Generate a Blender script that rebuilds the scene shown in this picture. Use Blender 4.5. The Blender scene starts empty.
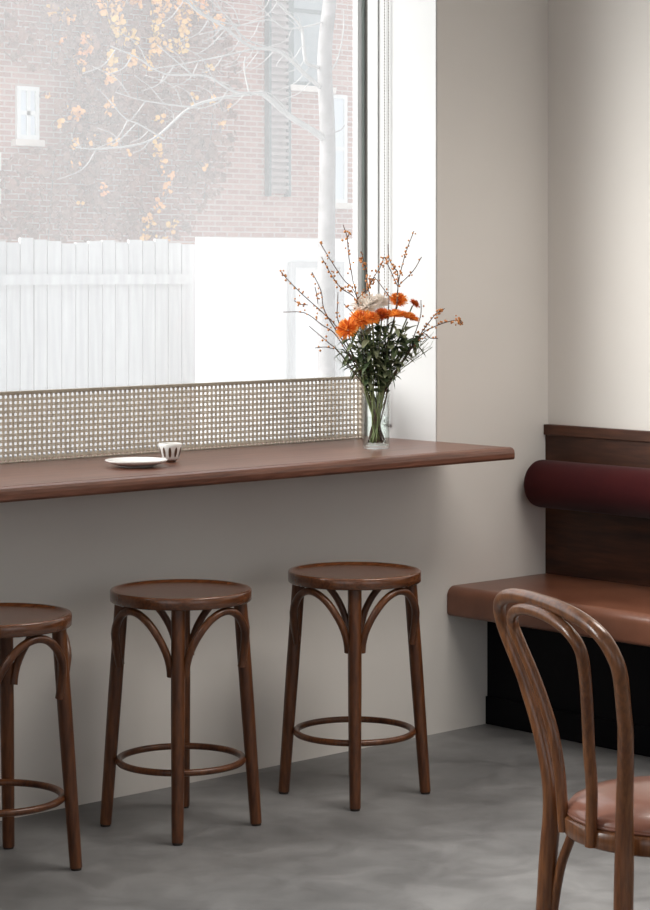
import bpy, bmesh, math, random
from mathutils import Vector, Matrix
random.seed(7)
PI = math.pi
S = bpy.context.scene
COL = S.collection

# ------------------------------------------------------------------ camera
CAM = Vector((-5.6257, -4.9964, 1.476))
YAW = math.radians(47.3)                    # direction of view, from +x towards +y
FW = Vector((math.cos(YAW), math.sin(YAW), 0)); RT = Vector((math.sin(YAW), -math.cos(YAW), 0))
cd = bpy.data.cameras.new('camera'); cam = bpy.data.objects.new('camera', cd); COL.objects.link(cam)
cam.location = CAM; cam.rotation_euler = (PI/2, 0, YAW - PI/2)
cd.sensor_fit = 'HORIZONTAL'; cd.sensor_width = 36; cd.lens = 2238/650*36
cd.shift_y = -185/650; cd.clip_start = 0.05; cd.clip_end = 200
S.camera = cam

# ------------------------------------------------------------------ world, sun, lights, exposure
W = bpy.data.worlds.new('world'); S.world = W; W.use_nodes = True
bg = W.node_tree.nodes['Background']; bg.inputs[0].default_value = (0.93, 0.965, 1.0, 1); bg.inputs[1].default_value = 1.0
sd = bpy.data.lights.new('sun', 'SUN'); sun = bpy.data.objects.new('sun', sd); COL.objects.link(sun)
sd.energy = 10.0; sd.angle = math.radians(50); sd.color = (1, 0.98, 0.95)
sun.rotation_euler = Vector((0.80, -0.47, -0.50)).to_track_quat('-Z', 'Y').to_euler()
def area(name, loc, aim, sx, sy, power, color=(1, 1, 1), portal=False):
    d = bpy.data.lights.new(name, 'AREA'); o = bpy.data.objects.new(name, d); COL.objects.link(o)
    d.shape = 'RECTANGLE'; d.size = sx; d.size_y = sy; d.energy = power; d.color = color
    o.location = loc; o.rotation_euler = Vector(aim).to_track_quat('-Z', 'Y').to_euler()
    if portal: d.cycles.is_portal = True
    return o
area('window_portal', (-3.3, 0.45, 1.95), (0, -1, 0), 5.6, 2.1, 1, portal=True)
area('back_window_portal', (-3.5, -8.1, 1.8), (0, 1, 0), 4.0, 2.2, 1, portal=True)
area('back_fill', (-3.5, -8.25, 1.9), (0, 1, 0), 4.0, 2.2, 5, (1, 0.98, 0.95))  # added fill light behind the camera, at the back wall opening
area('ceiling_fill', (-1.1, -2.0, 3.1), (0, 0, -1), 1.8, 1.0, 42, (1, 0.94, 0.875)).data.spread = math.radians(130)  # overhead fill added out of view to brighten the room, no modelled fixture
area('left_fill', (-7.6, -4.2, 1.85), (1, 0, 0), 4.4, 2.2, 3, (0.97, 0.98, 1))  # added side fill to lift the right wall, out of view
vs = S.view_settings; vs.view_transform = 'Standard'; vs.look = 'None'; vs.gamma = 1; vs.exposure = 0.0
try: vs.use_curve_mapping = False
except Exception: pass
cy = S.cycles
cy.use_denoising = True; cy.max_bounces = 10; cy.diffuse_bounces = 6; cy.glossy_bounces = 4
cy.transmission_bounces = 8; cy.transparent_max_bounces = 24; cy.sample_clamp_indirect = 6
cy.caustics_reflective = False; cy.caustics_refractive = False

# ------------------------------------------------------------------ materials
def new_mat(name):
    m = bpy.data.materials.new(name); m.use_nodes = True
    return m, m.node_tree, m.node_tree.nodes['Principled BSDF']
def ramp_noise(nt, scale, c0, c1, stretch=(1, 1, 1), detail=5, p0=.3, p1=.7, distortion=0.0, coord='Object', rot=(0,0,0)):
    tc = nt.nodes.new('ShaderNodeTexCoord'); mp = nt.nodes.new('ShaderNodeMapping'); mp.inputs['Scale'].default_value = stretch
    mp.inputs['Rotation'].default_value = rot
    n = nt.nodes.new('ShaderNodeTexNoise'); n.inputs['Scale'].default_value = scale; n.inputs['Detail'].default_value = detail
    n.inputs['Distortion'].default_value = distortion
    r = nt.nodes.new('ShaderNodeValToRGB'); r.color_ramp.elements[0].position = p0; r.color_ramp.elements[1].position = p1
    r.color_ramp.elements[0].color = (*c0, 1); r.color_ramp.elements[1].color = (*c1, 1)
    L = nt.links.new
    L(tc.outputs[coord], mp.inputs[0]); L(mp.outputs[0], n.inputs['Vector']); L(n.outputs['Fac'], r.inputs[0])
    return r, n
def mat(name, c, c2=None, rough=.5, scale=8, stretch=(1, 1, 1), bump=0, spec=.5, sheen=0, metal=0, coat=0, **k):
    m, nt, b = new_mat(name)
    b.inputs['Roughness'].default_value = rough; b.inputs['Specular IOR Level'].default_value = spec
    b.inputs['Metallic'].default_value = metal
    if sheen: b.inputs['Sheen Weight'].default_value = sheen; b.inputs['Sheen Roughness'].default_value = .4
    if coat: b.inputs['Coat Weight'].default_value = coat; b.inputs['Coat Roughness'].default_value = .12
    r, n = ramp_noise(nt, scale, c, c2 or tuple(v*.93 for v in c), stretch, **k)
    nt.links.new(r.outputs[0], b.inputs['Base Color'])
    if bump:
        bp = nt.nodes.new('ShaderNodeBump'); bp.inputs['Strength'].default_value = bump; bp.inputs['Distance'].default_value = .004
        nt.links.new(n.outputs['Fac'], bp.inputs['Height']); nt.links.new(bp.outputs[0], b.inputs['Normal'])
    return m
def wood(name, c0, c1, stretch, rough=.38, scale=6, coat=.15, bump=.08, spec=.5, planks=None):
    """long-grained stained wood: a coarse band and a fine streak pattern multiplied"""
    m, nt, b = new_mat(name); L = nt.links.new
    r, n = ramp_noise(nt, scale, c0, c1, stretch, detail=6, p0=.32, p1=.68, distortion=.8)
    r2, n2 = ramp_noise(nt, scale*5, (.72, .72, .72), (1.08, 1.08, 1.08), stretch, detail=3, p0=.35, p1=.6)
    mx = nt.nodes.new('ShaderNodeMix'); mx.data_type = 'RGBA'; mx.blend_type = 'MULTIPLY'; mx.inputs[0].default_value = 1
    L(r.outputs[0], mx.inputs[6]); L(r2.outputs[0], mx.inputs[7]); L(mx.outputs[2], b.inputs['Base Color'])
    b.inputs['Roughness'].default_value = rough; b.inputs['Coat Weight'].default_value = coat; b.inputs['Coat Roughness'].default_value = .2
    b.inputs['Specular IOR Level'].default_value = spec
    bp = nt.nodes.new('ShaderNodeBump'); bp.inputs['Strength'].default_value = bump; bp.inputs['Distance'].default_value = .002
    L(n2.outputs['Fac'], bp.inputs['Height']); L(bp.outputs[0], b.inputs['Normal'])
    return m

M = {}
M['wall'] = mat('wall_plaster', (.740, .710, .672), (.715, .685, .648), rough=.85, scale=2.5, bump=.02)
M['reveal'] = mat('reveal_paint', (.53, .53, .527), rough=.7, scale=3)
M['ceiling'] = mat('ceiling_paint', (.80, .78, .75), rough=.9)
M['frame'] = mat('frame_paint', (.70, .71, .71), rough=.45)
M['gasket'] = mat('gasket_rubber', (.16, .15, .14), rough=.6)
M['spacer'] = mat('spacer_metal', (.52, .60, .58), rough=.4, metal=.3)
# polished concrete
m, nt, b = new_mat('polished_concrete')
r, n = ramp_noise(nt, 1.6, (.125, .125, .126), (.275, .275, .276), detail=9, p0=.3, p1=.72, distortion=.6)
r2, n2 = ramp_noise(nt, 6.5, (.80, .80, .80), (1.08, 1.08, 1.08), detail=8, p0=.35, p1=.62, distortion=1.2)
mx = nt.nodes.new('ShaderNodeMix'); mx.data_type = 'RGBA'; mx.blend_type = 'MULTIPLY'; mx.inputs[0].default_value = 1
nt.links.new(r.outputs[0], mx.inputs[6]); nt.links.new(r2.outputs[0], mx.inputs[7]); nt.links.new(mx.outputs[2], b.inputs['Base Color'])
rr = nt.nodes.new('ShaderNodeMapRange'); rr.inputs[3].default_value = .38; rr.inputs[4].default_value = .62
nt.links.new(n2.outputs['Fac'], rr.inputs[0]); nt.links.new(rr.outputs[0], b.inputs['Roughness'])
bp = nt.nodes.new('ShaderNodeBump'); bp.inputs['Strength'].default_value = .10; bp.inputs['Distance'].default_value = .01
nt.links.new(n2.outputs['Fac'], bp.inputs['Height']); nt.links.new(bp.outputs[0], b.inputs['Normal'])
M['floor'] = m
M['counter'] = wood('counter_walnut', (.100, .038, .023), (.185, .078, .049), (.35, 5, 5), rough=.30, scale=7, coat=0, spec=.5)
M['bench_wood'] = wood('bench_walnut', (.022, .007, .004), (.088, .031, .015), (5, .7, 6), rough=.45, scale=2.6, coat=.0, spec=.3)
M['bent'] = wood('bentwood_beech', (.066, .0195, .006), (.145, .050, .0165), (3, 3, .5), rough=.34, scale=9, coat=.12, spec=.4)
M['seat_ply'] = wood('seat_plywood', (.090, .028, .010), (.155, .056, .021), (.6, 4, 4), rough=.22, scale=7, coat=.5)
M['chair_wood'] = wood('chair_bentwood', (.125, .042, .014), (.230, .090, .032), (4, 4, .5), rough=.28, scale=9, coat=.35, spec=.45)
M['glide'] = mat('glide_felt', (.02, .015, .012), rough=.7)
M['leather'] = mat('tan_leather', (.130, .047, .026), (.210, .085, .050), rough=.29, scale=7, bump=.05, detail=8)
M['chair_leather'] = mat('chair_leather', (.20, .080, .052), (.28, .125, .088), rough=.28, coat=.35, scale=9, bump=.05, detail=8)
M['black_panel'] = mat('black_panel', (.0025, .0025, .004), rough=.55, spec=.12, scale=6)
M['velvet'] = mat('maroon_velvet', (.028, .003, .004), (.042, .005, .005), rough=.95, scale=5, sheen=.08, spec=.1)
M['cane'] = mat('cane_fibre', (.60, .53, .43), (.46, .40, .32), rough=.6, scale=30)
M['cane_rail'] = mat('cane_rail', (.40, .35, .28), (.34, .30, .24), rough=.55, scale=12)
M['ceramic'] = mat('white_ceramic', (.80, .79, .77), rough=.22)
M['speckle'] = mat('plate_underside', (.55, .53, .50), rough=.5)
M['brown_glaze'] = mat('brown_glaze', (.10, .055, .035), rough=.3)
M['chain'] = mat('chain_plastic', (.40, .385, .37), rough=.4)
M['stem'] = mat('green_stem', (.13, .17, .06), (.22, .25, .10), rough=.5, scale=20)
M['leaf'] = mat('dark_leaf', (.030, .055, .024), (.085, .12, .05), rough=.5, scale=18)
M['leaf2'] = mat('pale_leaf', (.16, .19, .10), (.26, .28, .17), rough=.5, scale=18)
M['twig'] = mat('brown_twig', (.060, .030, .022), (.10, .055, .038), rough=.6, scale=25)
M['berry'] = mat('orange_berry', (.58, .24, .06), (.42, .15, .04), rough=.4, scale=40)
M['petal'] = mat('orange_petal', (.90, .34, .05), (.95, .50, .12), rough=.6, scale=30)
M['petal_deep'] = mat('rust_petal', (.55, .10, .02), (.75, .20, .03), rough=.6, scale=30)
M['petal_white'] = mat('cream_petal', (.93, .90, .85), (.92, .86, .80), rough=.6, scale=30)
for k_ in ('petal', 'petal_deep', 'petal_white', 'leaf', 'leaf2'):     # thin tissue lets some light through
    nt = M[k_].node_tree; b = nt.nodes['Principled BSDF']; src = b.inputs['Base Color'].links[0].from_socket
    tr_ = nt.nodes.new('ShaderNodeBsdfTranslucent'); nt.links.new(src, tr_.inputs[0])
    mx = nt.nodes.new('ShaderNodeMixShader'); mx.inputs[0].default_value = .55 if 'petal' in k_ else .25
    nt.links.new(b.outputs[0], mx.inputs[1]); nt.links.new(tr_.outputs[0], mx.inputs[2])
    nt.links.new(mx.outputs[0], nt.nodes['Material Output'].inputs['Surface'])
def clear(name, tint, ior, rough=.02, film=None, film_f=0):
    m, nt, b = new_mat(name); nt.nodes.remove(b); L = nt.links.new
    out = nt.nodes['Material Output']
    t = nt.nodes.new('ShaderNodeBsdfTransparent'); t.inputs[0].default_value = (*tint, 1)
    g = nt.nodes.new('ShaderNodeBsdfGlossy'); g.inputs['Roughness'].default_value = rough
    lw = nt.nodes.new('ShaderNodeLayerWeight'); lw.inputs[0].default_value = .5
    pw = nt.nodes.new('ShaderNodeMath'); pw.operation = 'POWER'; pw.inputs[1].default_value = 4; L(lw.outputs['Facing'], pw.inputs[0])
    fr = nt.nodes.new('ShaderNodeMath'); fr.operation = 'MULTIPLY_ADD'; fr.inputs[1].default_value = .85*(ior-1)/.4; fr.inputs[2].default_value = ((ior-1)/(ior+1))**2; L(pw.outputs[0], fr.inputs[0])
    mx = nt.nodes.new('ShaderNodeMixShader'); L(fr.outputs[0], mx.inputs[0]); L(t.outputs[0], mx.inputs[1]); L(g.outputs[0], mx.inputs[2])
    last = mx
    if film_f:                                 # translucent layer added to imitate veiling glare and overexposed haze on the pane
        tr = nt.nodes.new('ShaderNodeBsdfTranslucent'); tr.inputs[0].default_value = (*film, 1)
        m2 = nt.nodes.new('ShaderNodeMixShader'); L(mx.outputs[0], m2.inputs[1]); L(tr.outputs[0], m2.inputs[2])
        n = nt.nodes.new('ShaderNodeTexNoise'); n.inputs['Scale'].default_value = 1.4; n.inputs['Detail'].default_value = 6
        tc = nt.nodes.new('ShaderNodeTexCoord'); mp = nt.nodes.new('ShaderNodeMapping'); mp.inputs['Scale'].default_value = (2.2, 1, .5)
        L(tc.outputs['Object'], mp.inputs[0]); L(mp.outputs[0], n.inputs['Vector'])
        r = nt.nodes.new('ShaderNodeMapRange'); r.inputs[1].default_value = .3; r.inputs[2].default_value = .7
        r.inputs[3].default_value = film_f*.9; r.inputs[4].default_value = film_f*1.1
        L(n.outputs['Fac'], r.inputs[0]); L(r.outputs[0], m2.inputs[0]); last = m2
    L(last.outputs[0], out.inputs['Surface'])
    return m
M['glass'] = clear('hazy_window_glass', (.97, .98, .98), 1.25, film=(.93, .93, .94), film_f=.145)
M['vase'] = clear('vase_glass', (.95, .965, .96), 1.38)
M['water'] = clear('vase_water', (.93, .95, .94), 1.1)
M['bwindow'] = mat('house_pane', (.20, .24, .26), (.30, .34, .36), rough=.2, scale=2)
M['bwindow_pale'] = mat('house_pane_curtain', (.55, .62, .70), (.62, .66, .70), rough=.4, scale=2)
M['shutter'] = mat('shutter_paint', (.06, .10, .11), rough=.5)
M['slat'] = mat('shutter_slat', (.30, .25, .25), (.25, .22, .22), rough=.6)
M['snow'] = mat('pale_ground', (.50, .50, .50), rough=.9, scale=1)
M['render'] = mat('white_render', (.88, .88, .88), rough=.9, scale=1)
M['fence'] = mat('grey_fence_wood', (.52, .52, .53), (.40, .40, .41), rough=.8, scale=3, stretch=(6, 6, .5))
M['bark'] = mat('pale_bark', (.10, .095, .095), (.22, .21, .21), rough=.9, scale=9)
M['branch'] = mat('pale_branch', (.24, .235, .23), (.34, .335, .33), rough=.9, scale=9)
M['vine_red'] = mat('vine_rust', (.25, .13, .10), (.14, .085, .065), rough=.8, scale=3)
M['vine_yel'] = mat('vine_yellow', (.75, .50, .12), (.75, .27, .10), rough=.7, scale=1.5)
M['sill'] = mat('stone_sill', (.66, .60, .56), rough=.8)
# brick facade
m, nt, b = new_mat('brick_wall'); L = nt.links.new
tc = nt.nodes.new('ShaderNodeTexCoord'); mp = nt.nodes.new('ShaderNodeMapping'); mp.inputs['Rotation'].default_value = (PI/2, 0, 0)
br = nt.nodes.new('ShaderNodeTexBrick'); br.inputs['Scale'].default_value = 1; br.inputs['Brick Width'].default_value = .23
br.inputs['Row Height'].default_value = .078; br.inputs['Mortar Size'].default_value = .010
br.inputs['Color1'].default_value = (.27, .12, .105, 1); br.inputs['Color2'].default_value = (.38, .21, .18, 1); br.inputs['Mortar'].default_value = (.42, .36, .33, 1)
L(tc.outputs['Object'], mp.inputs[0]); L(mp.outputs[0], br.inputs['Vector']); L(br.outputs['Color'], b.inputs['Base Color'])
b.inputs['Roughness'].default_value = .9; M['brick'] = m

# ------------------------------------------------------------------ mesh helpers
def obj(name, bm, m, parent=None, smooth=False, auto=None):
    me = bpy.data.meshes.new(name); bmesh.ops.recalc_face_normals(bm, faces=bm.faces); bm.to_mesh(me); bm.free()
    for x in (m if isinstance(m, (list, tuple)) else [m]): me.materials.append(x)
    o = bpy.data.objects.new(name, me); COL.objects.link(o); o.parent = parent
    if smooth:
        for p in me.polygons: p.use_smooth = True
        if auto: me.set_sharp_from_angle(angle=math.radians(auto))
    return o
def tag(o, label, cat, group=None, kind=None):
    o['label'] = label; o['category'] = cat
    if group: o['group'] = group
    if kind: o['kind'] = kind
    return o
def thing(name, label, cat, loc=(0, 0, 0), rz=0, group=None):
    o = bpy.data.objects.new(name, None); COL.objects.link(o); o.location = loc; o.rotation_euler = (0, 0, rz)
    o.empty_display_size = .1
    return tag(o, label, cat, group)
def struct(name, bm, m, **k):
    o = obj(name, bm, m, **k); o['kind'] = 'structure'; return o
def box(bm, x0, x1, y0, y1, z0, z1, bev=0, mi=0, seg=2):
    r = bmesh.ops.create_cube(bm, size=1)
    vs_ = r['verts']
    for v in vs_: v.co = Vector((x0+(v.co.x+.5)*(x1-x0), y0+(v.co.y+.5)*(y1-y0), z0+(v.co.z+.5)*(z1-z0)))
    fs = set(f for v in vs_ for f in v.link_faces)
    for f in fs: f.material_index = mi
    if bev:
        es = list(set(e for v in vs_ for e in v.link_edges))
        bmesh.ops.bevel(bm, geom=es, offset=bev, segments=seg, profile=.5, affect='EDGES')
    return vs_
def tube(bm, pts, rad, n=10, closed=False, flat=1.0, caps=True, up=None, mi=0):
    """sweep a (possibly flattened) circle along pts; rad: number or list"""
    pts = [Vector(p) for p in pts]; N = len(pts)
    rr = rad if isinstance(rad, (list, tuple)) else [rad]*N
    rings = []; prev = None
    for i, p in enumerate(pts):
        if closed: t = pts[(i+1) % N]-pts[i-1]
        else: t = pts[min(i+1, N-1)]-pts[max(i-1, 0)]
        t.normalize()
        if up is not None: nrm = (Vector(up)-t*t.dot(Vector(up)))
        elif prev is None: nrm = t.orthogonal()
        else: nrm = prev-t*prev.dot(t)
        if nrm.length < 1e-6: nrm = t.orthogonal()
        nrm.normalize(); prev = nrm; bn = t.cross(nrm)
        rings.append([bm.verts.new(p+(nrm*math.cos(2*PI*k/n)*flat+bn*math.sin(2*PI*k/n))*rr[i]) for k in range(n)])
    rng = range(N if closed else N-1)
    for i in rng:
        a, b_ = rings[i], rings[(i+1) % N]
        for k in range(n):
            f = bm.faces.new((a[k], a[(k+1) % n], b_[(k+1) % n], b_[k])); f.material_index = mi
    if caps and not closed:
        for r_ in (rings[0], rings[-1]):
            try: f = bm.faces.new(r_); f.material_index = mi
            except ValueError: pass
def lathe(bm, prof, n=48, c=(0, 0, 0), mi=0):
    """prof: list of (r, z); r == 0 gives a pole"""
    rings = []
    for r_, z in prof:
        if r_ < 1e-6: rings.append([bm.verts.new((c[0], c[1], c[2]+z))])
        else: rings.append([bm.verts.new((c[0]+r_*math.cos(2*PI*k/n), c[1]+r_*math.sin(2*PI*k/n), c[2]+z)) for k in range(n)])
    for a, b_ in zip(rings, rings[1:]):
        for k in range(n):
            k2 = (k+1) % n
            if len(a) == 1 and len(b_) == 1: continue
            if len(a) == 1: f = bm.faces.new((a[0], b_[k2], b_[k]))
            elif len(b_) == 1: f = bm.faces.new((a[k], a[k2], b_[0]))
            else: f = bm.faces.new((a[k], a[k2], b_[k2], b_[k]))
            f.material_index = mi
def spline(P, n=8):
    """Catmull-Rom through P"""
    P = [Vector(p) for p in P]; Q = [P[0]*2-P[1]]+P+[P[-1]*2-P[-2]]; out = []
    for i in range(1, len(Q)-2):
        for k in range(n):
            t = k/n; a, b_, c, d = Q[i-1:i+3]
            out.append(.5*((2*b_)+(c-a)*t+(2*a-5*b_+4*c-d)*t*t+(3*b_-a-3*c+d)*t**3))
    out.append(P[-1]); return out
def copy_tree(o, parent=None):
    c = o.copy(); COL.objects.link(c); c.parent = parent
    for ch in [x for x in bpy.data.objects if x.parent == o]: copy_tree(ch, c)
    return c

# ------------------------------------------------------------------ room shell
X0, Y0, ZC = -7.2, -8.0, 3.3                # left wall, back wall, ceiling
JX, SILL, HEAD, TH = -0.53, 0.895, 3.0, 0.36  # jamb of the window, sill, head, wall thickness
bm = bmesh.new(); box(bm, X0-.3, .3, Y0-.3, TH, -.2, 0); struct('floor', bm, M['floor'])
bm = bmesh.new(); box(bm, X0-.3, .3, Y0-.3, TH, ZC, ZC+.2); struct('ceiling', bm, M['ceiling'])
bm = bmesh.new(); box(bm, 0, .3, Y0-.3, TH, 0, ZC); struct('wall_right', bm, M['wall'])
bm = bmesh.new(); WY0, WY1 = -6.4, -2.0
box(bm, X0-.3, X0, Y0-.3, WY0, 0, ZC); box(bm, X0-.3, X0, WY1, TH, 0, ZC)
box(bm, X0-.3, X0, WY0, WY1, 0, .75); box(bm, X0-.3, X0, WY0, WY1, 2.95, ZC); struct('wall_left', bm, M['wall'])
bm = bmesh.new()
box(bm, X0, 0, 0, TH, 0, SILL)
box(bm, JX, 0, 0, TH, SILL, ZC)
box(bm, X0, -6.1, 0, TH, SILL, ZC)
box(bm, -6.1, JX, 0, TH, HEAD, ZC)
struct('wall_front', bm, M['wall'])
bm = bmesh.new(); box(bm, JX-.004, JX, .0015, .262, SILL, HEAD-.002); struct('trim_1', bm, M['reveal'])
bm = bmesh.new()                            # wall behind the camera with its own window opening
box(bm, X0, -5.6, Y0-.3, Y0, 0, ZC); box(bm, -1.4, 0, Y0-.3, Y0, 0, ZC)
box(bm, -5.6, -1.4, Y0-.3, Y0, 0, .7); box(bm, -5.6, -1.4, Y0-.3, Y0, 2.95, ZC)
struct('wall_back', bm, M['wall'])
# big window: frame (right jamb with its steps and gasket), head, far jamb, sill bar
wf = bmesh.new()
box(wf, JX-.006, JX, .2625, .3135, SILL, HEAD, .001)
box(wf, JX-.010, JX-.0061, .2625, .268, SILL, HEAD)
box(wf, JX-.033, JX, .332, .355, SILL, HEAD, .002)
box(wf, -6.1, JX-.033, .33, .355, HEAD-.05, HEAD, .002)
box(wf, -6.1, -6.05, .30, .355, SILL, HEAD-.05, .002)
box(wf, -6.05, JX-.033, .337, .355, SILL, SILL+.040, .002)
struct('window_1', wf, M['frame'])
w1 = bpy.data.objects['window_1']
bm = bmesh.new(); box(bm, JX-.004, JX-.001, .3136, .3319, SILL, HEAD-.051); obj('gasket', bm, M['gasket'], w1)
bm = bmesh.new(); box(bm, JX-.014, JX-.004, .3285, .3319, SILL+.046, HEAD-.051); obj('spacer', bm, M['spacer'], w1)
bm = bmesh.new(); box(bm, -6.05, JX-.0335, .345, .348, SILL+.046, HEAD-.051); obj('glass_pane', bm, M['glass'], w1)

# ------------------------------------------------------------------ outside
bm = bmesh.new(); box(bm, -40, 60, TH+.01, 40, -.35, -.15); struct('ground', bm, M['snow'])
bld = thing('brick_building', 'brick house across the yard with pale framed windows and hanging autumn vine', 'building', (14, 20, -.15))
def loc(bm):                                  # world coordinates to the building's own
    for v in bm.verts: v.co -= Vector((14, 20, -.15))
    return bm
bm = bmesh.new(); box(bm, 4, 26, 20, 28, -.15, 9.5); obj('brick_wall', loc(bm), M['brick'], bld)
def house_window(x0, x1, z0, z1, pane, split=None, fr='frame'):
    bm = bmesh.new(); t = .06
    box(bm, x0, x0+t, 19.95, 20.0, z0, z1); box(bm, x1-t, x1, 19.95, 20.0, z0, z1)
    box(bm, x0+t, x1-t, 19.95, 20.0, z1-t, z1); box(bm, x0+t, x1-t, 19.95, 20.0, z0, z0+t)
    zm = (z0+z1)/2; box(bm, x0+t, x1-t, 19.955, 20.0, zm-.03, zm+.03)
    if split: box(bm, split-.03, split+.03, 19.955, 20.0, z0+t, z1-t)
    w = obj('window', loc(bm), M[fr], bld)
    bm = bmesh.new(); box(bm, x0+t, x1-t, 19.975, 19.999, z0+t, z1-t); obj('pane', loc(bm), M[pane], w)
    bm = bmesh.new(); box(bm, x0-.06, x1+.06, 19.90, 20.0, z0-.09, z0-.001); obj('sill', loc(bm), M['sill'], w)
house_window(11.76, 12.12, 3.24, 3.96, 'bwindow_pale', 11.95)
house_window(16.70, 17.52, 4.25, 6.5, 'bwindow', None, 'shutter')
house_window(17.45, 17.86, 2.50, 4.15, 'bwindow_pale')
house_window(10.9, 11.50, 2.2, 3.05, 'bwindow')
for x0, x1, z0, z1 in ((16.22, 16.66, 2.62, 6.4),):
    bm = bmesh.new(); box(bm, x0+.05, x1-.05, 19.95, 20.0, z0, z1)
    k = z0+.06
    while k < z1-.06: box(bm, x0+.05, x1-.05, 19.90, 19.935, k, k+.05); k += .10
    sh = obj('shutter', loc(bm), M['slat'], bld)
    for a_, b_ in ((x0, x0+.05), (x1-.05, x1)):
        bm = bmesh.new(); box(bm, a_, b_, 19.90, 20.0, z0-.05, z1); obj('stile', loc(bm), M['shutter'], sh)
# pale painted end wall beyond the right part of the yard
bm = bmesh.new(); box(bm, 6.85, 16, 10.0, 10.2, -.15, 1.76)
gw = obj('garden_wall', bm, M['render']); tag(gw, 'low white rendered garden wall in front of the brick house', 'wall')
bm = bmesh.new()
gx = 7.75
box(bm, gx, gx+.05, 9.94, 9.985, -.145, 1.55); box(bm, gx+.6, gx+.65, 9.94, 9.985, -.145, 1.55); box(bm, gx+.05, gx+.6, 9.94, 9.985, 1.5, 1.55)
gt = obj('garden_gate', bm, M['fence']); tag(gt, 'slim pale grey gate frame set against the white garden wall', 'gate')
fn = thing('picket_fence', 'weathered pale grey board fence under the vine covered brick', 'fence', (5, 10.6, -.15))
bm = bmesh.new(); x = 0
while x < 3.75:
    w_ = .12+random.random()*.03; box(bm, -1.6+x, -1.6+x+w_, 0, .03, 0, 1.88+random.uniform(-.03, .03)); x += w_+.012
obj('board_panel', bm, M['fence'], fn)
for px in (-1.0, .4, 1.9):
    bm = bmesh.new(); box(bm, px, px+.1, .031, .13, 0, 1.86); obj('post', bm, M['fence'], fn)
for z in (.5, 1.5):
    bm = bmesh.new(); box(bm, -1.6, 2.1, -.05, -.001, z, z+.09)
    obj('rail', bm, M['fence'], fn)
# tree
TREE = [
[(5.46,.53),(5.46,1.69),(5.47,2.43),(5.44,3.01),(5.49,3.45),(5.52,3.9)],
[(5.45,2.42),(5.34,2.48),(5.1,2.58),(4.86,2.72),(4.8,2.73)],
[(4.8,2.73),(4.54,2.69),(4.26,2.6),(3.95,2.37),(3.57,2.3),(3.36,2.3)],
[(4.8,2.73),(4.49,2.72),(4.22,2.81),(3.82,2.8),(3.57,2.89),(3.33,2.95)],
[(5.1,2.58),(5.03,2.66),(4.89,2.74),(4.72,2.71)],
[(4.72,2.71),(4.67,2.89),(4.68,2.99)],
[(5.41,2.8),(5.25,2.89),(5.1,2.99),(4.96,3.05),(4.72,3.06),(4.45,3.19),(4.22,3.28),(4.09,3.4)],
[(4.96,3.05),(4.68,3.11),(4.54,3.23),(4.35,3.36)],
[(5.38,2.95),(5.26,2.98),(5.23,3.14),(5.2,3.24),(5.01,3.37),(4.91,3.47)],
[(5.23,3.23),(5.44,3.3),(5.44,3.45)],
[(5.23,3.23),(5.05,3.21),(4.91,3.26),(4.63,3.2),(4.26,3.11)],
[(5.47,2.9),(5.57,3.02),(5.63,3.24),(5.63,3.39)],
[(5.44,2.46),(5.59,2.5),(5.64,2.54)],
[(3.95,2.37),(3.74,2.46),(3.61,2.5),(3.48,2.61)],
[(4.26,2.6),(4.0,2.61),(3.74,2.63),(3.53,2.67)],
[(4.78,3.05),(4.54,2.99),(4.18,2.91),(3.82,2.84)],
[(4.22,2.81),(4.04,2.92),(3.89,3.01)],
[(4.63,3.2),(4.4,3.22),(4.18,3.31),(4.04,3.36)]]
TR = {0: (.062, .05), 1: (.034, .020), 2: (.016, .006), 3: (.013, .005), 6: (.022, .009), 8: (.018, .009)}
tr = thing('bare_tree', 'bare pale barked tree with thin forking branches in the yard outside', 'tree', (5.46, 7, -.15))
def offs(pts): return [(x-5.46, dy, z+.15) for x, dy, z in pts]
bm = bmesh.new(); t0 = [(5.46, 0, -.15)]+[(x, 0, z) for x, z in TREE[0]]
sp = spline(offs(t0), 5); tube(bm, sp, [.075-.03*i/len(sp) for i in range(len(sp))], 10); obj('trunk', bm, M['bark'], tr, smooth=True)
for k, L_ in enumerate(TREE[1:], 1):
    r0, r1 = TR.get(k, (.009, .004))
    x0_ = L_[0][0]; pts = [(x, .10*(5.46-x)*((k % 3)-1) if k in (2, 3) else .0, z) for x, z in L_]
    sp = spline(offs(pts), 5); bm = bmesh.new(); tube(bm, sp, [.8*(r0+(r1-r0)*i/len(sp)) for i in range(len(sp))], 7)
    if k in (2, 3, 6, 7, 8, 10, 13, 14, 15, 17):
        for j in range(3, len(sp)-1, 3):      # fine twigs off the branch
            p = sp[j]; s_ = random.choice((-1, 1)); l_ = random.uniform(.12, .32)
            q = [p, p+Vector((-.4*l_, random.uniform(-.05, .05), .45*l_*s_)), p+Vector((-l_, random.uniform(-.1, .1), .7*l_*s_))]
            tube(bm, spline(q, 3), [.004, .0038, .0035, .003, .0028, .0025, .002], 5)
    obj('branch', bm, M['branch'], tr, smooth=True)
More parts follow.
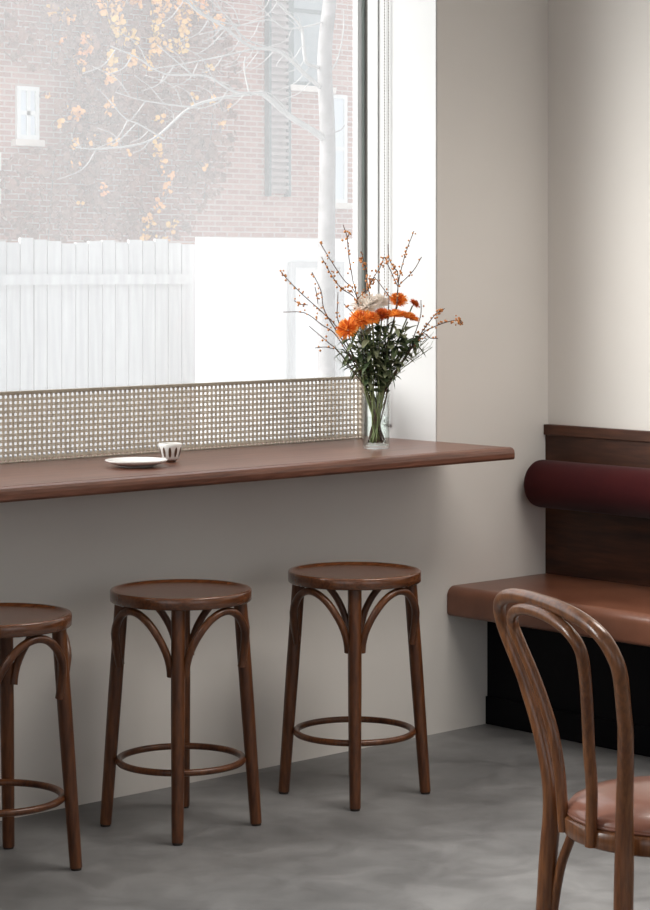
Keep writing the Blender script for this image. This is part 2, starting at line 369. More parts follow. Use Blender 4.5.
# vines on the facade: leaves are pattern of one hanging plant
def vine(label, blobs, m, size, dens, seed, y0=19.84, depth=.16):
    rnd = random.Random(seed); bm = bmesh.new()
    for cx_, cz_, rx, rz in blobs:
        for _ in range(int(dens*rx*rz)):
            a_ = rnd.uniform(0, 2*PI); q = math.sqrt(rnd.random()); x = cx_+rx*q*math.cos(a_); z = cz_+rz*q*math.sin(a_)
            y = y0-rnd.uniform(.01, depth); s_ = size*rnd.uniform(.6, 1.3); R_ = Matrix.Rotation(rnd.uniform(0, 6.28), 3, 'Y') @ Matrix.Rotation(rnd.uniform(-.9, .9), 3, 'X') @ Matrix.Rotation(rnd.uniform(-.9, .9), 3, 'Z')
            vsx = [bm.verts.new(Vector((x, y, z))+R_ @ Vector(p)*s_) for p in ((0, 0, -.6), (.5, .08, -.1), (.25, 0, .45), (-.25, 0, .45), (-.5, .08, -.1))]
            bm.faces.new(vsx)
    # woody runners behind the leaves
    for cx_, cz_, rx, rz in blobs:
        tube(bm, spline([(cx_+rnd.uniform(-.1, .1), y0-.005, cz_-rz), (cx_+rnd.uniform(-.15, .15), y0-.005, cz_), (cx_+rnd.uniform(-.1, .1), y0-.005, cz_+rz)], 4), .010, 5, mi=1)
    o = obj('climbing_vine', bm, [m, M['bark']]); tag(o, label, 'vine'); return o
def fp(x, y, Y=20):                           # facade position seen along the line through a point of the pane
    u = (x-325)/2238; d = FW+RT*u; t = (Y-CAM.y)/d.y
    return CAM.x+d.x*t, CAM.z-(y-270)*t/2238
vine('rust coloured creeper thinly covering the brick of the house', [(13.5, 4.7, 1.1, 1.5), (13.8, 3.0, 1.3, 1.2), (15.0, 4.4, .5, 1.9), (12.2, 2.4, 1.0, .75), (12.2, 4.9, 1.2, .75), (12.8, 3.5, .55, .8)], M['vine_red'], .10, 420, 1)
def blobs(L_): return [(*fp(x, y), w/84, h/84) for x, y, w, h in L_]
vine('yellow orange creeper leaves in a long hanging strand beside small pale window', blobs([(70, 62, 9, 12), (75, 45, 8, 14), (55, 18, 10, 9), (42, 12, 8, 8), (97, 108, 8, 11), (64, 112, 9, 10), (100, 142, 7, 8), (37, 96, 4, 4), (52, 43, 6, 6)]), M['vine_yel'], .070, 1500, 2, 19.80, .12)
vine('golden creeper hanging from above down the middle of the brick wall', blobs([(104, 12, 11, 28), (110, 38, 9, 12), (88, 8, 8, 10), (100, 58, 7, 12), (122, 38, 6, 8), (125, 6, 6, 6), (97, 75, 8, 14)]), M['vine_yel'], .070, 1700, 3, 19.78, .12)
vine('thick orange pink creeper clump hanging near the bare branches', blobs([(142, 30, 9, 34), (170, 15, 13, 24), (186, 8, 16, 16), (168, 42, 8, 16), (136, 62, 8, 12), (150, 8, 9, 10), (205, 22, 8, 10), (120, 60, 7, 10), (155, 48, 6, 8)]), M['vine_yel'], .070, 1700, 4, 19.76, .12)
vine('thin yellow creeper strand running down low on the brick behind the fence', blobs([(147, 120, 6, 8), (143, 152, 8, 8), (155, 178, 7, 9), (145, 205, 8, 9), (130, 236, 10, 8), (158, 225, 8, 9), (62, 145, 7, 7), (45, 125, 6, 6), (80, 140, 6, 7), (180, 100, 7, 9), (212, 108, 7, 8), (145, 140, 8, 10), (150, 165, 6, 14), (152, 190, 7, 12), (135, 220, 8, 10), (148, 240, 9, 9), (68, 206, 4, 5), (115, 155, 5, 5), (90, 190, 8, 8), (210, 125, 7, 10), (200, 100, 10, 7), (195, 72, 8, 8), (190, 165, 6, 10), (60, 165, 8, 7)]), M['vine_yel'], .065, 900, 5, 19.75, .12)

# ------------------------------------------------------------------ counter
ct = thing('window_counter', 'long walnut window counter wrapping the sill below the big pane', 'counter', (-3.3, 0, 0))
def cut(bm, x, y, z):
    for v in bm.verts: v.co -= Vector((x, y, z))
    return bm
bm = bmesh.new()                             # slab on the sill
prof = [(-.2995, .930), (.335, .930), (.335, .8955), (.001, .8955), (.001, .893), (-.3025, .893), (-.3025, .922), (-.2995, .922)]
def extrude_x(bm, prof, x0, x1):
    A = [bm.verts.new((x0, y, z)) for y, z in prof]; B = [bm.verts.new((x1, y, z)) for y, z in prof]
    n = len(prof)
    for i in range(n): bm.faces.new((A[i], A[(i+1) % n], B[(i+1) % n], B[i]))
    bm.faces.new(A); bm.faces.new(B[::-1])
extrude_x(bm, prof, -6.09, JX-.0045)
obj('counter_top', cut(bm, -3.3, 0, 0), M['counter'], ct)
bm = bmesh.new()                             # front nosing strip with an eased edge
prof = [(-.3035, .893), (-.3035, .9285), (-.306, .930), (-.315, .9297), (-.324, .9265), (-.3295, .920), (-.331, .912), (-.331, .899), (-.327, .893)]
extrude_x(bm, prof, -6.09, JX+.004)
obj('nosing', cut(bm, -3.3, 0, 0), M['counter'], ct)
bm = bmesh.new(); box(bm, JX-.004, JX+.004, -.3025, -.001, .893, .9297, .002); obj('end_cap', cut(bm, -3.3, 0, 0), M['counter'], ct)

# ------------------------------------------------------------------ cane screen in front of the pane
CX0, CX1, CY, CZ0, CZ1 = -6.04, -.611, .255, .9305, 1.133
cs = thing('cane_screen', 'woven cane webbing screen with thin top rail standing along the pane', 'screen', (-3.3, CY, CZ0))
bm = bmesh.new(); box(bm, CX0, CX1, CY-.006, CY+.006, CZ1-.010, CZ1, .002)
obj('top_rail', cut(bm, -3.3, CY, CZ0), M['cane_rail'], cs)
bm = bmesh.new(); box(bm, CX0+.015, CX1-.013, CY-.003, CY+.003, CZ0, CZ0+.0035)
obj('bottom_rail', cut(bm, -3.3, CY, CZ0), M['cane_rail'], cs)
for x0, x1 in ((CX0, CX0+.014), (CX1-.012, CX1)):
    bm = bmesh.new(); box(bm, x0, x1, CY-.006, CY+.006, CZ0, CZ1-.0105); obj('side_rail', cut(bm, -3.3, CY, CZ0), M['cane_rail'], cs)
bm = bmesh.new(); P_ = .0166
def quad(bm, pts):
    bm.faces.new([bm.verts.new(p) for p in pts])
zl, zh = CZ0+.004, CZ1-.010
z = zl+P_/2
while z < zh:
    for dz in (-.0023, .0023): box(bm, CX0+.01, CX1-.01, CY-.0012, CY-.0003, z+dz-.0018, z+dz+.0018)
    z += P_
x = CX1-P_/2
while x > -3.3:                               # webbing in view; beyond it the same weave in a wider strip
    for dx in (-.0023, .0023): box(bm, x+dx-.0018, x+dx+.0018, CY-.0001, CY+.0009, zl, zh)
    x -= P_
hgt = zh-zl; x = CX1-P_/2
while x > -3.3:
    for s_ in (1, -1):
        xa, xb = x, x+s_*hgt
        w_ = .0009
        if max(xa, xb) < CX1-.004:
            quad(bm, [(xa-w_, CY+.0012, zl), (xa+w_, CY+.0012, zl), (xb+w_, CY+.0012, zh), (xb-w_, CY+.0012, zh)])
    x -= P_
x = -3.3
while x > CX0+.02:
    for dx in (-.0023, .0023): box(bm, x+dx-.0018, x+dx+.0018, CY-.0001, CY+.0009, zl, zh)
    x -= P_
obj('webbing', cut(bm, -3.3, CY, CZ0), M['cane'], cs)

# ------------------------------------------------------------------ blind chain by the jamb
bm = bmesh.new()
for yy in (.228, .209):
    z = .985
    while z < 2.98:
        bmesh.ops.create_icosphere(bm, subdivisions=1, radius=.0031, matrix=Matrix.Translation((JX-.012, yy, z))); z += .0095
    tube(bm, [(JX-.012, yy, .985), (JX-.012, yy, 2.98)], .0006, 5)
for k in range(7):
    a_ = PI*k/6; bmesh.ops.create_icosphere(bm, subdivisions=1, radius=.0031, matrix=Matrix.Translation((JX-.012, .2185+.0095*math.cos(a_), .985-.0095*math.sin(a_))))
bc = thing('blind_chain', 'white beaded blind cord looping down the white window reveal', 'cord', (JX-.012, .2185, .975))
obj('bead_loop', cut(bm, JX-.012, .2185, .975), M['chain'], bc)
bm = bmesh.new(); box(bm, JX-.013, JX-.0042, .205, .232, .968, .974, .001); obj('tension_clip', cut(bm, JX-.012, .2185, .975), M['gasket'], bc)

# ------------------------------------------------------------------ bench along the right wall
YB = -3.6
bn = thing('banquette_bench', 'built-in bench with brown leather seat, walnut back and black plinth', 'bench', (0, YB/2, 0))
def bpart(name, m, *boxes, bev=0, seg=2, smooth=False):
    bm = bmesh.new()
    for b_ in boxes: box(bm, *b_, bev, 0, seg)
    return obj(name, cut(bm, 0, YB/2, 0), m, bn, smooth=smooth, auto=40 if smooth else None)
bpart('back_panel', M['bench_wood'], (-.014, -.0005, YB, -.001, .30, .926))
bpart('cap_rail', M['bench_wood'], (-.024, -.0005, YB, -.001, .9262, .961), bev=.002)
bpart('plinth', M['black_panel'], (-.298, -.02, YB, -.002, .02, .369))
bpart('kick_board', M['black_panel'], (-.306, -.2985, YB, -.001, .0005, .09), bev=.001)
bm = bmesh.new(); c_ = []
# seat cushion: rounded front edge
pr = []
def arc(cx_, cz_, r_, a0, a1, n_=7): return [(cx_+r_*math.cos(math.radians(a0+(a1-a0)*i/n_)), cz_+r_*math.sin(math.radians(a0+(a1-a0)*i/n_))) for i in range(n_+1)]
pr = [(-.0145, .371), (-.0145, .463)]+arc(-.455, .434, .031, 90, 180)+arc(-.472, .384, .014, 180, 270)
A = [bm.verts.new((x, -.003, z)) for x, z in pr]; B = [bm.verts.new((x, YB, z)) for x, z in pr]
for i in range(len(pr)): bm.faces.new((A[i], A[(i+1) % len(pr)], B[(i+1) % len(pr)], B[i]))
bm.faces.new(A); bm.faces.new(B[::-1])
obj('seat_cushion', cut(bm, 0, YB/2, 0), M['leather'], bn, smooth=True, auto=50)
# bolster
bm = bmesh.new(); R_ = .0785
cx_, cz_ = -.0145-R_, .772
prof = [(0, 0), (R_-.02, .0), (R_-.008, .004), (R_-.002, .012), (R_, .022), (R_, 3.2), (0, 3.2)]
n = 40; rings = []
for r_, d_ in prof:
    if r_ == 0: rings.append([bm.verts.new((0, -d_, 0))])
    else: rings.append([bm.verts.new((r_*math.cos(2*PI*k/n), -d_, r_*math.sin(2*PI*k/n))) for k in range(n)])
for a_, b_ in zip(rings, rings[1:]):
    for k in range(n):
        k2 = (k+1) % n
        if len(a_) == 1: bm.faces.new((a_[0], b_[k], b_[k2]))
        elif len(b_) == 1: bm.faces.new((a_[k], a_[k2], b_[0]))
        else: bm.faces.new((a_[k], a_[k2], b_[k2], b_[k]))
o = obj('bolster_cushion', bm, M['velvet'], smooth=True, auto=60); o.location = (cx_, -.035, cz_)
tag(o, 'long round maroon velvet bolster fixed along the walnut bench back', 'cushion')

# ------------------------------------------------------------------ stools
LR0, LR1 = .158, .200                        # leg distance from the axis, at the seat and at the floor
def leg_r(z): return LR1+(LR0-LR1)*z/.587
def make_stool():
    t = thing('bentwood_stool', '', 'stool')
    bm = bmesh.new()
    lathe(bm, [(0, .599), (.150, .599), (.178, .598), (.185, .5985), (.1875, .601), (.188, .614), (.188, .6265), (.1855, .6295), (.178, .630),
               (.1755, .6290), (.172, .6255), (.150, .6215), (.10, .6195), (0, .619)], 72)
    s_ = obj('seat', bm, M['seat_ply'], t, smooth=True, auto=50)
    for k in range(4):
        a_ = PI/4+k*PI/2; u = Vector((math.cos(a_), math.sin(a_), 0))
        bm = bmesh.new(); zs = [.006+(.5975-.006)*i/12 for i in range(13)]
        tube(bm, [u*leg_r(z)+Vector((0, 0, z)) for z in zs], [.0155+.0028*min(1, z/.35) for z in zs], 16)
        lg = obj('leg', bm, M['bent'], t, smooth=True, auto=60)
        bm = bmesh.new(); p = u*leg_r(0); lathe(bm, [(0, 0), (.013, 0), (.0135, .0065), (0, .0065)], 16, (p.x, p.y, 0)); obj('glide', bm, M['glide'], lg)
    bm = bmesh.new(); n = 64; r_ = .165
    tube(bm, [(r_*math.cos(2*PI*k/n), r_*math.sin(2*PI*k/n), .176) for k in range(n)], .0095, 10, closed=True, up=(0, 0, 1), flat=.95)
    obj('foot_ring', bm, M['bent'], t, smooth=True)
    for k in range(4):
        a0 = PI/4+k*PI/2; bm = bmesh.new(); pts = []; rd = []
        for i in range(29):
            th = PI*i/28; c_, s_ = -math.cos(th), math.sin(th)
            z = .425+(.5875-.425)*(.8*max(0, s_)+.2*(1-abs(c_)**2))
            half = PI/4-.115
            ph = a0+PI/4+c_*half
            bulge = .010 if True else 0
            rr_ = leg_r(z)-.008+.024*min(1, s_*1.5)
            pts.append((rr_*math.cos(ph), rr_*math.sin(ph), z))
        tube(bm, pts, .0112, 12, up=(0, 0, 1), flat=.9)
        obj('arch_brace', bm, M['bent'], t, smooth=True, auto=60)
    return t
st = make_stool()
for i, (x, y, rz, lb) in enumerate((
    (-1.284, -.414, math.radians(2), 'brown bentwood bar stool standing nearest the leather bench, below the flower vase'),
    (-1.874, -.366, math.radians(3.5), 'brown bentwood bar stool in the middle of the three under the counter'),
    (-2.484, -.394, math.radians(1), 'brown bentwood bar stool cut off by the left edge of the picture'))):
    o = st if i == 0 else copy_tree(st)
    o.location = (x, y, 0); o.rotation_euler = (0, 0, rz); o['label'] = lb; o['group'] = 'bentwood stools at the window counter'

# ------------------------------------------------------------------ chair in the foreground
TH_ = math.radians(156.79)
ch = thing('bentwood_chair', 'bentwood café chair with double hoop back and round brown leather seat facing the bench', 'chair', (-2.323, -2.352, 0), TH_-PI/2)
def vz(z, vo=0):
    d = z-.45; return .1597+vo+(-d*.05 if d < 0 else .0135*d+.482*d*d)
half = [(.0, .185), (.12, .172), (.26, .160), (.345, .157), (.447, .151), (.52, .158), (.60, .180), (.665, .204), (.70, .2145), (.77, .240), (.805, .240), (.838, .215), (.858, .155), (.8665, .075), (.868, 0)]
pts = [(u, vz(z), z) for z, u in half]
full = [(-u, v, z) for u, v, z in pts]+[(u, v, z) for u, v, z in pts[::-1][1:]]
sp = spline(full, 6); sp = [p if p.z > .006 else Vector((p.x, p.y, .006)) for p in sp]
rad = [(.0178 if p.z < .40 else .0178-.0042*min(1, (p.z-.40)/.3)) for p in sp]
rad = [r_ if p.z > .25 else r_-.003*(.25-p.z)/.25 for r_, p in zip(rad, sp)]
bm = bmesh.new(); tube(bm, sp, rad, 16); obj('back_hoop', bm, M['chair_wood'], ch, smooth=True, auto=60)
halfi = [(.428, .056), (.53, .067), (.60, .074), (.65, .088), (.708, .110), (.77, .136), (.805, .143), (.830, .120), (.846, .068), (.851, 0)]
pts = [(u, vz(z, .0228)-.004, z) for z, u in halfi]
full = [(-u, v, z) for u, v, z in pts]+[(u, v, z) for u, v, z in pts[::-1][1:]]
bm = bmesh.new(); tube(bm, spline(full, 6), .0112, 14); obj('inner_hoop', bm, M['chair_wood'], ch, smooth=True, auto=60)
RS = .188
bm = bmesh.new(); lathe(bm, [(RS-.035, .424), (RS-.004, .424), (RS, .428), (RS, .455), (RS-.005, .460), (RS-.035, .460), (RS-.035, .424)], 72)
obj('seat_ring', bm, M['chair_wood'], ch, smooth=True, auto=50)
bm = bmesh.new(); lathe(bm, [(0, .4605), (RS-.012, .4605), (RS-.006, .464), (RS-.006, .470), (RS-.016, .482), (RS-.045, .497), (.10, .508), (0, .513)], 72)
cu = obj('seat_cushion', bm, M['chair_leather'], ch, smooth=True, auto=70)
bm = bmesh.new(); n = 72; tube(bm, [((RS-.008)*math.cos(2*PI*k/n), (RS-.008)*math.sin(2*PI*k/n), .4640) for k in range(n)], .0035, 8, closed=True, up=(0, 0, 1))
obj('piping', bm, M['chair_leather'], cu, smooth=True)
for s_ in (-1, 1):
    bm = bmesh.new(); sp = spline([(s_*.135, -.110, .4235), (s_*.142, -.122, .3), (s_*.155, -.145, .14), (s_*.175, -.175, .006)], 6)
    tube(bm, sp, [.0175-.004*i/len(sp) for i in range(len(sp))], 14); obj('front_leg', bm, M['chair_wood'], ch, smooth=True, auto=60)
    # brace from the rear leg up under the back of the ring
    bm = bmesh.new(); pp = []
    sp = spline([(s_*.150, .160, .19), (s_*.147, .157, .26), (s_*.132, .150, .34), (s_*.113, .141, .392), (s_*.102, .134, .4235)], 6)
    tube(bm, sp, .0095, 10); obj('arch_brace', bm, M['chair_wood'], ch, smooth=True, auto=60)

# ------------------------------------------------------------------ crockery
pl = thing('saucer', 'white round stoneware saucer lying on the walnut counter', 'plate', (-1.796, -.0735, .9302))
bm = bmesh.new(); lathe(bm, [(0, .004), (.052, .004), (.070, .009), (.083, .014), (.0865, .0175), (.086, .0195), (.083, .019), (.068, .0135), (.050, .0095), (0, .0085)], 64)
obj('dish', bm, M['ceramic'], pl, smooth=True, auto=70)
bm = bmesh.new(); lathe(bm, [(0, 0), (.045, 0), (.047, .002), (.0465, .0045), (0, .0045)], 48); obj('foot', bm, M['speckle'], pl, smooth=True, auto=50)
cp = thing('coffee_cup', 'small white handleless cup with brown leaf pattern behind the saucer', 'cup', (-1.633, -.021, .9302))
def cup_r(z): return .018+.016*min(1, max(0, (z-.004)/.042))**.55
bm = bmesh.new(); zs = [.006+.046*i/10 for i in range(11)]
lathe(bm, [(0, .006)]+[(cup_r(z), z) for z in zs]+[(cup_r(.052)-.0012, .0532), (cup_r(.052)-.0026, .052)]+[(cup_r(z)-.003, z) for z in zs[::-1][:-1]]+[(0, .010)], 48)
obj('bowl', bm, M['ceramic'], cp, smooth=True, auto=60)
bm = bmesh.new(); lathe(bm, [(0, 0), (.015, 0), (.016, .002), (.0165, .0065), (0, .0065)], 32); obj('foot', bm, M['brown_glaze'], cp, smooth=True, auto=50)
bm = bmesh.new()
for k in range(11):                           # glazed leaves lying on the bowl's curve
    a_ = 2*PI*k/11; vs_ = []
    for i in range(12):
        t_ = 2*PI*i/12; z = .029+.0145*math.sin(t_); w_ = .0042*math.cos(t_)/cup_r(z); r_ = cup_r(z)+.0004
        vs_.append(bm.verts.new((r_*math.cos(a_+w_), r_*math.sin(a_+w_), z)))
    bm.faces.new(vs_)
o = obj('leaf_pattern', bm, M['brown_glaze'], cp)

# ------------------------------------------------------------------ vase and bouquet
V = Vector((-.8665, -.070, .9302))
vs1 = thing('glass_vase', 'clear cylindrical glass vase of cut flowers standing at the counter end', 'vase', V)
bm = bmesh.new(); lathe(bm, [(0, 0), (.038, 0), (.0415, .003), (.042, .010), (.042, .150), (.0415, .158), (.0435, .165), (.0425, .168), (.0405, .166), (.0390, .158), (.0392, .012), (.036, .009), (0, .008)], 56)
obj('vase_body', bm, M['vase'], vs1, smooth=True, auto=60)
bm = bmesh.new(); lathe(bm, [(0, .0095), (.0355, .0105), (.0385, .014), (.0385, .095), (0, .095)], 40); obj('water', bm, M['water'], vs1, smooth=True, auto=60)
def bp_(px, py, dep=0):                       # bouquet position: metres right of the axis and above the counter, dep away from the window view
    u = (px-325)/2238; d0 = (V-CAM).dot(FW); d = d0+dep
    return CAM+FW*d+RT*u*d+Vector((0, 0, -(py-270)/2238*d))-V
def bent(P): return spline(P, 5)
rb = random.Random(11)
def into_vase(p0, k):
    """from p0 down through the neck to the vase floor, crossing over"""
    a_ = k*2.4; rn = .017+.012*rb.random(); s_ = Vector((math.cos(a_)*rn, math.sin(a_)*rn, .172))
    horiz = Vector((p0.x, p0.y, 0)); 
    if horiz.length > .001: s_ = Vector((horiz.x, horiz.y, 0)).normalized()*rn*.9+Vector((math.cos(a_), math.sin(a_), 0))*rn*.35+Vector((0, 0, .172))
    b_ = rb.uniform(0, 2*PI); e_ = Vector((-s_.x*.55+.014*math.cos(b_), -s_.y*.55+.014*math.sin(b_), .018))
    return [e_, s_*.5+e_*.5+Vector((rb.gauss(0, .003), rb.gauss(0, .003), 0)), s_]
def leaf(bm, p, d, l_, w_, droop=.3, mi=0):
    d = d.normalized(); side = d.cross(Vector((0, 0, 1)))
    if side.length < .05: side = Vector((1, 0, 0))
    side.normalize(); up = side.cross(d); rows = []
    for i in range(6):
        t_ = i/5; w = w_*math.sin(PI*min(.98, .08+.9*t_))**.8
        c_ = p+d*l_*t_+Vector((0, 0, -droop*l_*t_*t_))
        rows.append([bm.verts.new(c_-side*w+up*w*.35), bm.verts.new(c_), bm.verts.new(c_+side*w+up*w*.35)])
    for a_, b_ in zip(rows, rows[1:]):
        for k in range(2):
            f = bm.faces.new((a_[k], a_[k+1], b_[k+1], b_[k])); f.material_index = mi
# berry branches: (main line, side lines, berries per cm)
BR = [
 ([(280,270.5),(287,279),(302,294),(321,311),(336,326),(352,352)], [[(294,300.5),(300,304),(308,305)]], 'berry branch reaching farthest out over the window glass', -.02, 34),
 ([(343,224.6),(347,237),(349,258),(354,285),(357,297),(361,330)], [[(349,232),(348.5,236),(347,237)], [(366,290),(361,295),(357,300)]], 'tallest berry branch rising above the white bloom', .0, 36),
 ([(319.5,242),(331.5,261.5),(344,280),(353,289),(359,306),(364,340)], [], 'long bare tipped berry branch leaning toward the pane above its neighbours', .03, 16),
 ([(321.5,257),(331.5,275),(341,288),(356,300),(363,330)], [], 'berry branch crowded with buds just below the long bare tipped one', -.02, 34),
 ([(312,272),(321,291),(325,312),(345,345)], [[(315,287),(317,296),(318,304)]], 'short slim berry branch beside the longest outer one', .02, 20),
 ([(283,312),(305,313),(322,325),(335,334),(352,360)], [], 'low nearly level thin berry branch over the glass', .02, 9),
 ([(309,326),(327,341.5),(338,351),(356,375)], [[(315,348),(325,347),(334,349)]], 'lowest thin branch pointing toward the pane below the orange blooms', -.01, 7),
 ([(338,292),(337.5,306),(338,320),(350,350)], [[(344,304),(349,309),(356,316)]], 'short upright berry twig above the large orange bloom', .01, 9),
 ([(361,251),(365,266),(367,281),(370,300),(374,340)], [[(384,257),(380,268),(373,278),(368,290)], [(359,258),(363,262),(367,272)], [(374.6,277),(370,285),(366,295)]], 'thick cluster of berry twigs in front of the window frame', .03, 70),
 ([(414,231),(407,249),(401.5,268),(398,286),(395,315),(388,350)], [[(421.5,257),(413,271),(398,286)], [(384.6,257),(388.5,266),(398,287)]], 'forked berry branch standing tall against the white reveal', .02, 40),
 ([(388,244),(389,258),(394,268),(398,275),(396,310),(386,350)], [], 'slim berry branch between the frame and the forked branch', -.02, 18),
 ([(462,321.5),(458,320),(447,322),(436,326),(421,335),(400,365)], [[(463,325),(460,322),(456,320)]], 'berry branch reaching out past the column edge', .0, 34),
 ([(444.6,308.5),(436,314),(427,325),(418,338),(398,370)], [], 'berry branch above the outermost one near the column', .02, 28),
 ([(438,338.5),(430,338),(422,335),(402,362)], [], 'short low berry twig pointing at the column', -.03, 6),
 ([(374.6,277),(385,291),(389,300),(386,335)], [], 'thin twig crossing behind the white bloom', .04, 10),
 ([(421,300),(420,318),(408,350)], [], 'straight thin twig beside the brown seed head', .03, 5),
]
for k, (main, sides, lb, dep, nb) in enumerate(BR):
    t = thing('berry_branch', 'orange '+lb if 'berry' in lb else 'thin '+lb if not lb.startswith(('thin','straight')) else lb, 'branch', V)
    n_ = len(main); P_ = [bp_(x, y, dep*(1-i/n_)) for i, (x, y) in enumerate(main)]
    line = bent((into_vase(P_[-1], k)+P_[::-1]))
    bm = bmesh.new(); N = len(line); tube(bm, line, [.0024-.0011*i/N for i in range(N)], 6)
    cand = [p for p in line if p.z > P_[-2].z+.0][:-1]; cand = line[int(N*.5):-1]
    sl = []
    for s_ in sides:
        q = bent([bp_(x, y, dep*.8) for x, y in s_]); tube(bm, q, .0013, 5); sl += q[1:-1]
    obj('twig', bm, M['twig'], t, smooth=True)
    bm = bmesh.new(); cand = [p for p in cand if p.z > .30]+sl
    for _ in range(nb):
        p = rb.choice(cand)+Vector((rb.gauss(0, .0045), rb.gauss(0, .0045), rb.gauss(0, .006)))
        bmesh.ops.create_icosphere(bm, subdivisions=1, radius=rb.uniform(.0028, .0043), matrix=Matrix.Translation(p))
    o = obj('berries', bm, M['berry'], t, smooth=True); o['kind'] = 'stuff'
# blooms
def bloom(label, px, py, dep, r_, tilt, mats, layers=8, flat=.75, cat='flower', k=0):
    t = thing('chrysanthemum', label, cat, V); c = bp_(px, py, dep)
    n0 = (Vector((0, 0, 1))+Vector(RT)*tilt[0]-Vector(FW)*tilt[1]).normalized()
    base = c-n0*r_*.35
    bm = bmesh.new(); ln = bent(into_vase(base, k)+[Vector((base.x*.62, base.y*.62, (base.z+.172)*.55)), base]); tube(bm, ln, .0022, 7); obj('stem', bm, M['stem'], t, smooth=True)
    rot = n0.to_track_quat('Z', 'Y').to_matrix(); bm = bmesh.new()
    for L_ in range(layers):
        el = math.radians(-12+92*(L_/(layers-1))**1.0); cnt = max(7, int(34*math.cos(el*.8)))
        for j in range(cnt):
            az = 2*PI*(j+.5*(L_ % 2))/cnt+rb.uniform(-.1, .1); e2 = el+rb.uniform(-.2, .2)
            d = Vector((math.cos(az)*math.cos(e2), math.sin(az)*math.cos(e2), math.sin(e2)*flat)); l_ = r_*rb.uniform(.86, 1.08)
            side = Vector((-math.sin(az), math.cos(az), 0)); w = r_*.062; up = side.cross(d).normalized()
            if up.z < 0: up = -up
            pts_ = []
            for i in range(4):
                q = .15+.85*i/3; cc = d*l_*q+up*l_*.16*(q*q)*(1 if L_ < 3 else .3); ww = w*(.6, 1, 1.1, .35)[i]
                pts_.append([bm.verts.new(c+rot @ (cc-side*ww+up*ww*.5)), bm.verts.new(c+rot @ cc), bm.verts.new(c+rot @ (cc+side*ww+up*ww*.5))])
            mi = 1 if (L_ >= layers-3 and rb.random() < .45) else (1 if rb.random() < .12 else 0)
            for a_, b_ in zip(pts_, pts_[1:]):
                for s_ in range(2):
                    f = bm.faces.new((a_[s_], a_[s_+1], b_[s_+1], b_[s_])); f.material_index = mi
    obj('flower_head', bm, mats, t)
    return t
og = [M['petal'], M['petal_deep']]; wh = [M['petal_white'], M['petal_white']]; rd = [M['petal_deep'], M['petal_deep']]
bloom('large orange chrysanthemum bloom lowest on the window side of the bouquet', 348, 330, -.05, .040, (-.6, .9), og, k=1)
bloom('orange chrysanthemum bloom between the lowest one and the white bloom', 361, 321, -.03, .041, (-.2, .8), og, k=2)
bloom('small orange chrysanthemum bloom just under the white one', 372, 319, -.045, .027, (.1, .9), og, k=3)
bloom('cream white chrysanthemum bloom at the middle of the bouquet', 367, 307, .01, .052, (-.1, .5), wh, k=4)
bloom('smaller cream white bloom tucked beside the large white one', 379, 303, .03, .034, (.2, .6), wh, k=5)
bloom('small rust red bloom right beside the white bloom', 382, 315, -.03, .025, (.1, .9), rd, k=6)
bloom('flat orange chrysanthemum bloom seen from its side against the reveal', 395, 316, -.02, .040, (.0, .15), og, flat=.5, k=7)
bloom('orange bloom seen side on nearest the berry branches by the column', 409, 318, .0, .034, (.35, .2), og, flat=.5, k=8)
bloom('topmost orange bloom of the bouquet', 398, 301, .02, .032, (.1, .6), og, k=9)
bloom('narrow brown orange drooping bloom beside the topmost one', 414, 304, .03, .019, (.9, .3), rd, k=10)
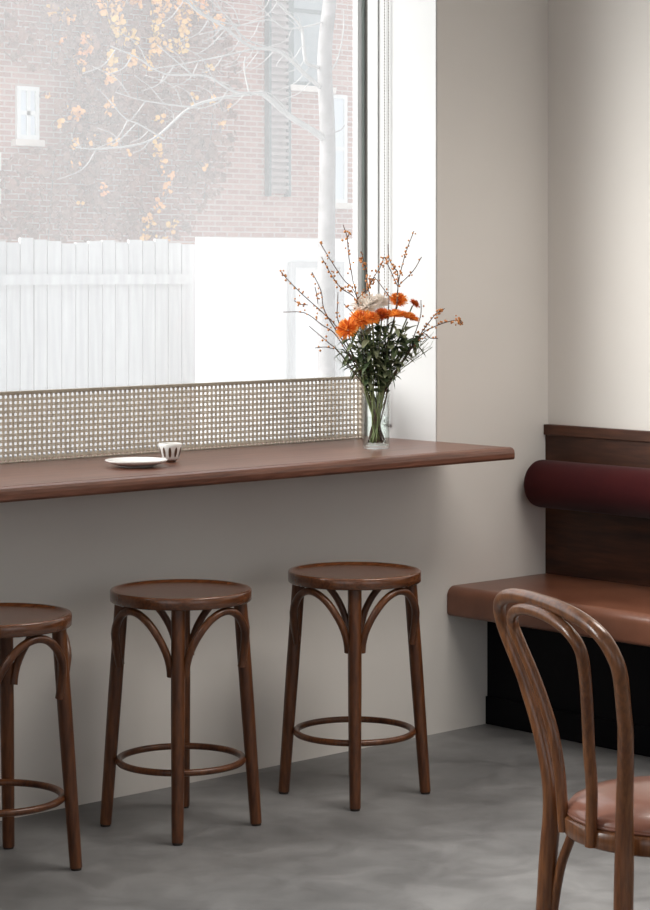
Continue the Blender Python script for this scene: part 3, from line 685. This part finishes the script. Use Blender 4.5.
# leafy stems
LS = [(350, 340, -.03), (358, 331, .02), (367, 335, -.05), (377, 325, -.01), (387, 326, .0), (396, 329, -.02), (406, 331, .0), (415, 338, -.01), (374, 345, .04), (390, 345, .04), (345, 352, .02), (418, 340, .03)]
for k, (px, py, dep) in enumerate(LS):
    t = thing('leafy_stem', 'dark green leafy cut stem packed below the blooms in the vase', 'foliage', V, group='leafy stems filling the bouquet')
    c = bp_(px, py, dep); ln = bent(into_vase(c, k+20)+[Vector((c.x*.5, c.y*.5, (c.z+.172)*.52)), c])
    bm = bmesh.new(); tube(bm, ln, [.0024-.001*i/len(ln) for i in range(len(ln))], 6); obj('stem', bm, M['stem'], t, smooth=True)
    bm = bmesh.new(); N = len(ln)
    for i in range(int(N*.42), N):
        if ln[i].z < .165: continue
        for _ in range(4):
            a_ = rb.uniform(0, 2*PI); el = rb.uniform(-.5, .9); d = Vector((math.cos(a_)*math.cos(el), math.sin(a_)*math.cos(el), math.sin(el)))
            if ln[i].z < .20: d = Vector((d.x*.5, d.y*.5, abs(d.z)+.3))
            leaf(bm, ln[i], d, rb.uniform(.028, .052)*min(1, max(.45, (ln[i].z-.14)/.11)), rb.uniform(.006, .012), rb.uniform(.1, .6), 0 if rb.random() < .62 else 1)
    obj('leaves', bm, [M['leaf'], M['leaf2']], t, smooth=True)
# wispy grass-like sprays on the column side
for k, (px, py) in enumerate(((426, 341), (420, 352), (428, 350), (338, 352), (341, 362))):
    t = thing('wispy_spray', 'fine feathery pale green spray leaning out low from the bouquet', 'foliage', V, group='feathery sprays of the bouquet')
    c = bp_(px, py, .01*(k-2)); ln = bent(into_vase(c, k+40)+[Vector((c.x*.45, c.y*.45, (c.z+.172)*.5)), c])
    bm = bmesh.new(); tube(bm, ln, .0011, 5); N = len(ln)
    for i in range(int(N*.55), N):
        for _ in range(3):
            d = (ln[-1]-ln[int(N*.6)]).normalized()+Vector((rb.uniform(-.6, .6), rb.uniform(-.6, .6), rb.uniform(-.3, .6))); l_ = rb.uniform(.012, .028)
            tube(bm, [ln[i], ln[i]+d*l_*.5, ln[i]+d*l_+Vector((0, 0, .003))], .0006, 4, mi=0)
    obj('spray', bm, M['leaf2'], t, smooth=True)
# a pair of low drooping leaves over the rim
for k, (px, py, dx, dz) in enumerate(((391, 372, .25, -1), (355, 366, -.35, -.9), (351, 350, -.5, -.7))):
    t = thing('drooping_leaf', ('dark leaf hanging down beside the vase rim toward the column', 'dark leaf drooping outside the rim toward the window', 'dark leaf drooping below the lowest orange bloom')[k], 'leaf', V)
    bm = bmesh.new(); c = bp_(px, py, -.03); tube(bm, bent(into_vase(c, 50+k)+[c]), .0012, 5, mi=1)
    leaf(bm, c, Vector(RT)*dx+Vector((0, 0, dz)), .05, .009, .1); obj('leaf_blade', bm, [M['leaf'], M['stem']], t, smooth=True)
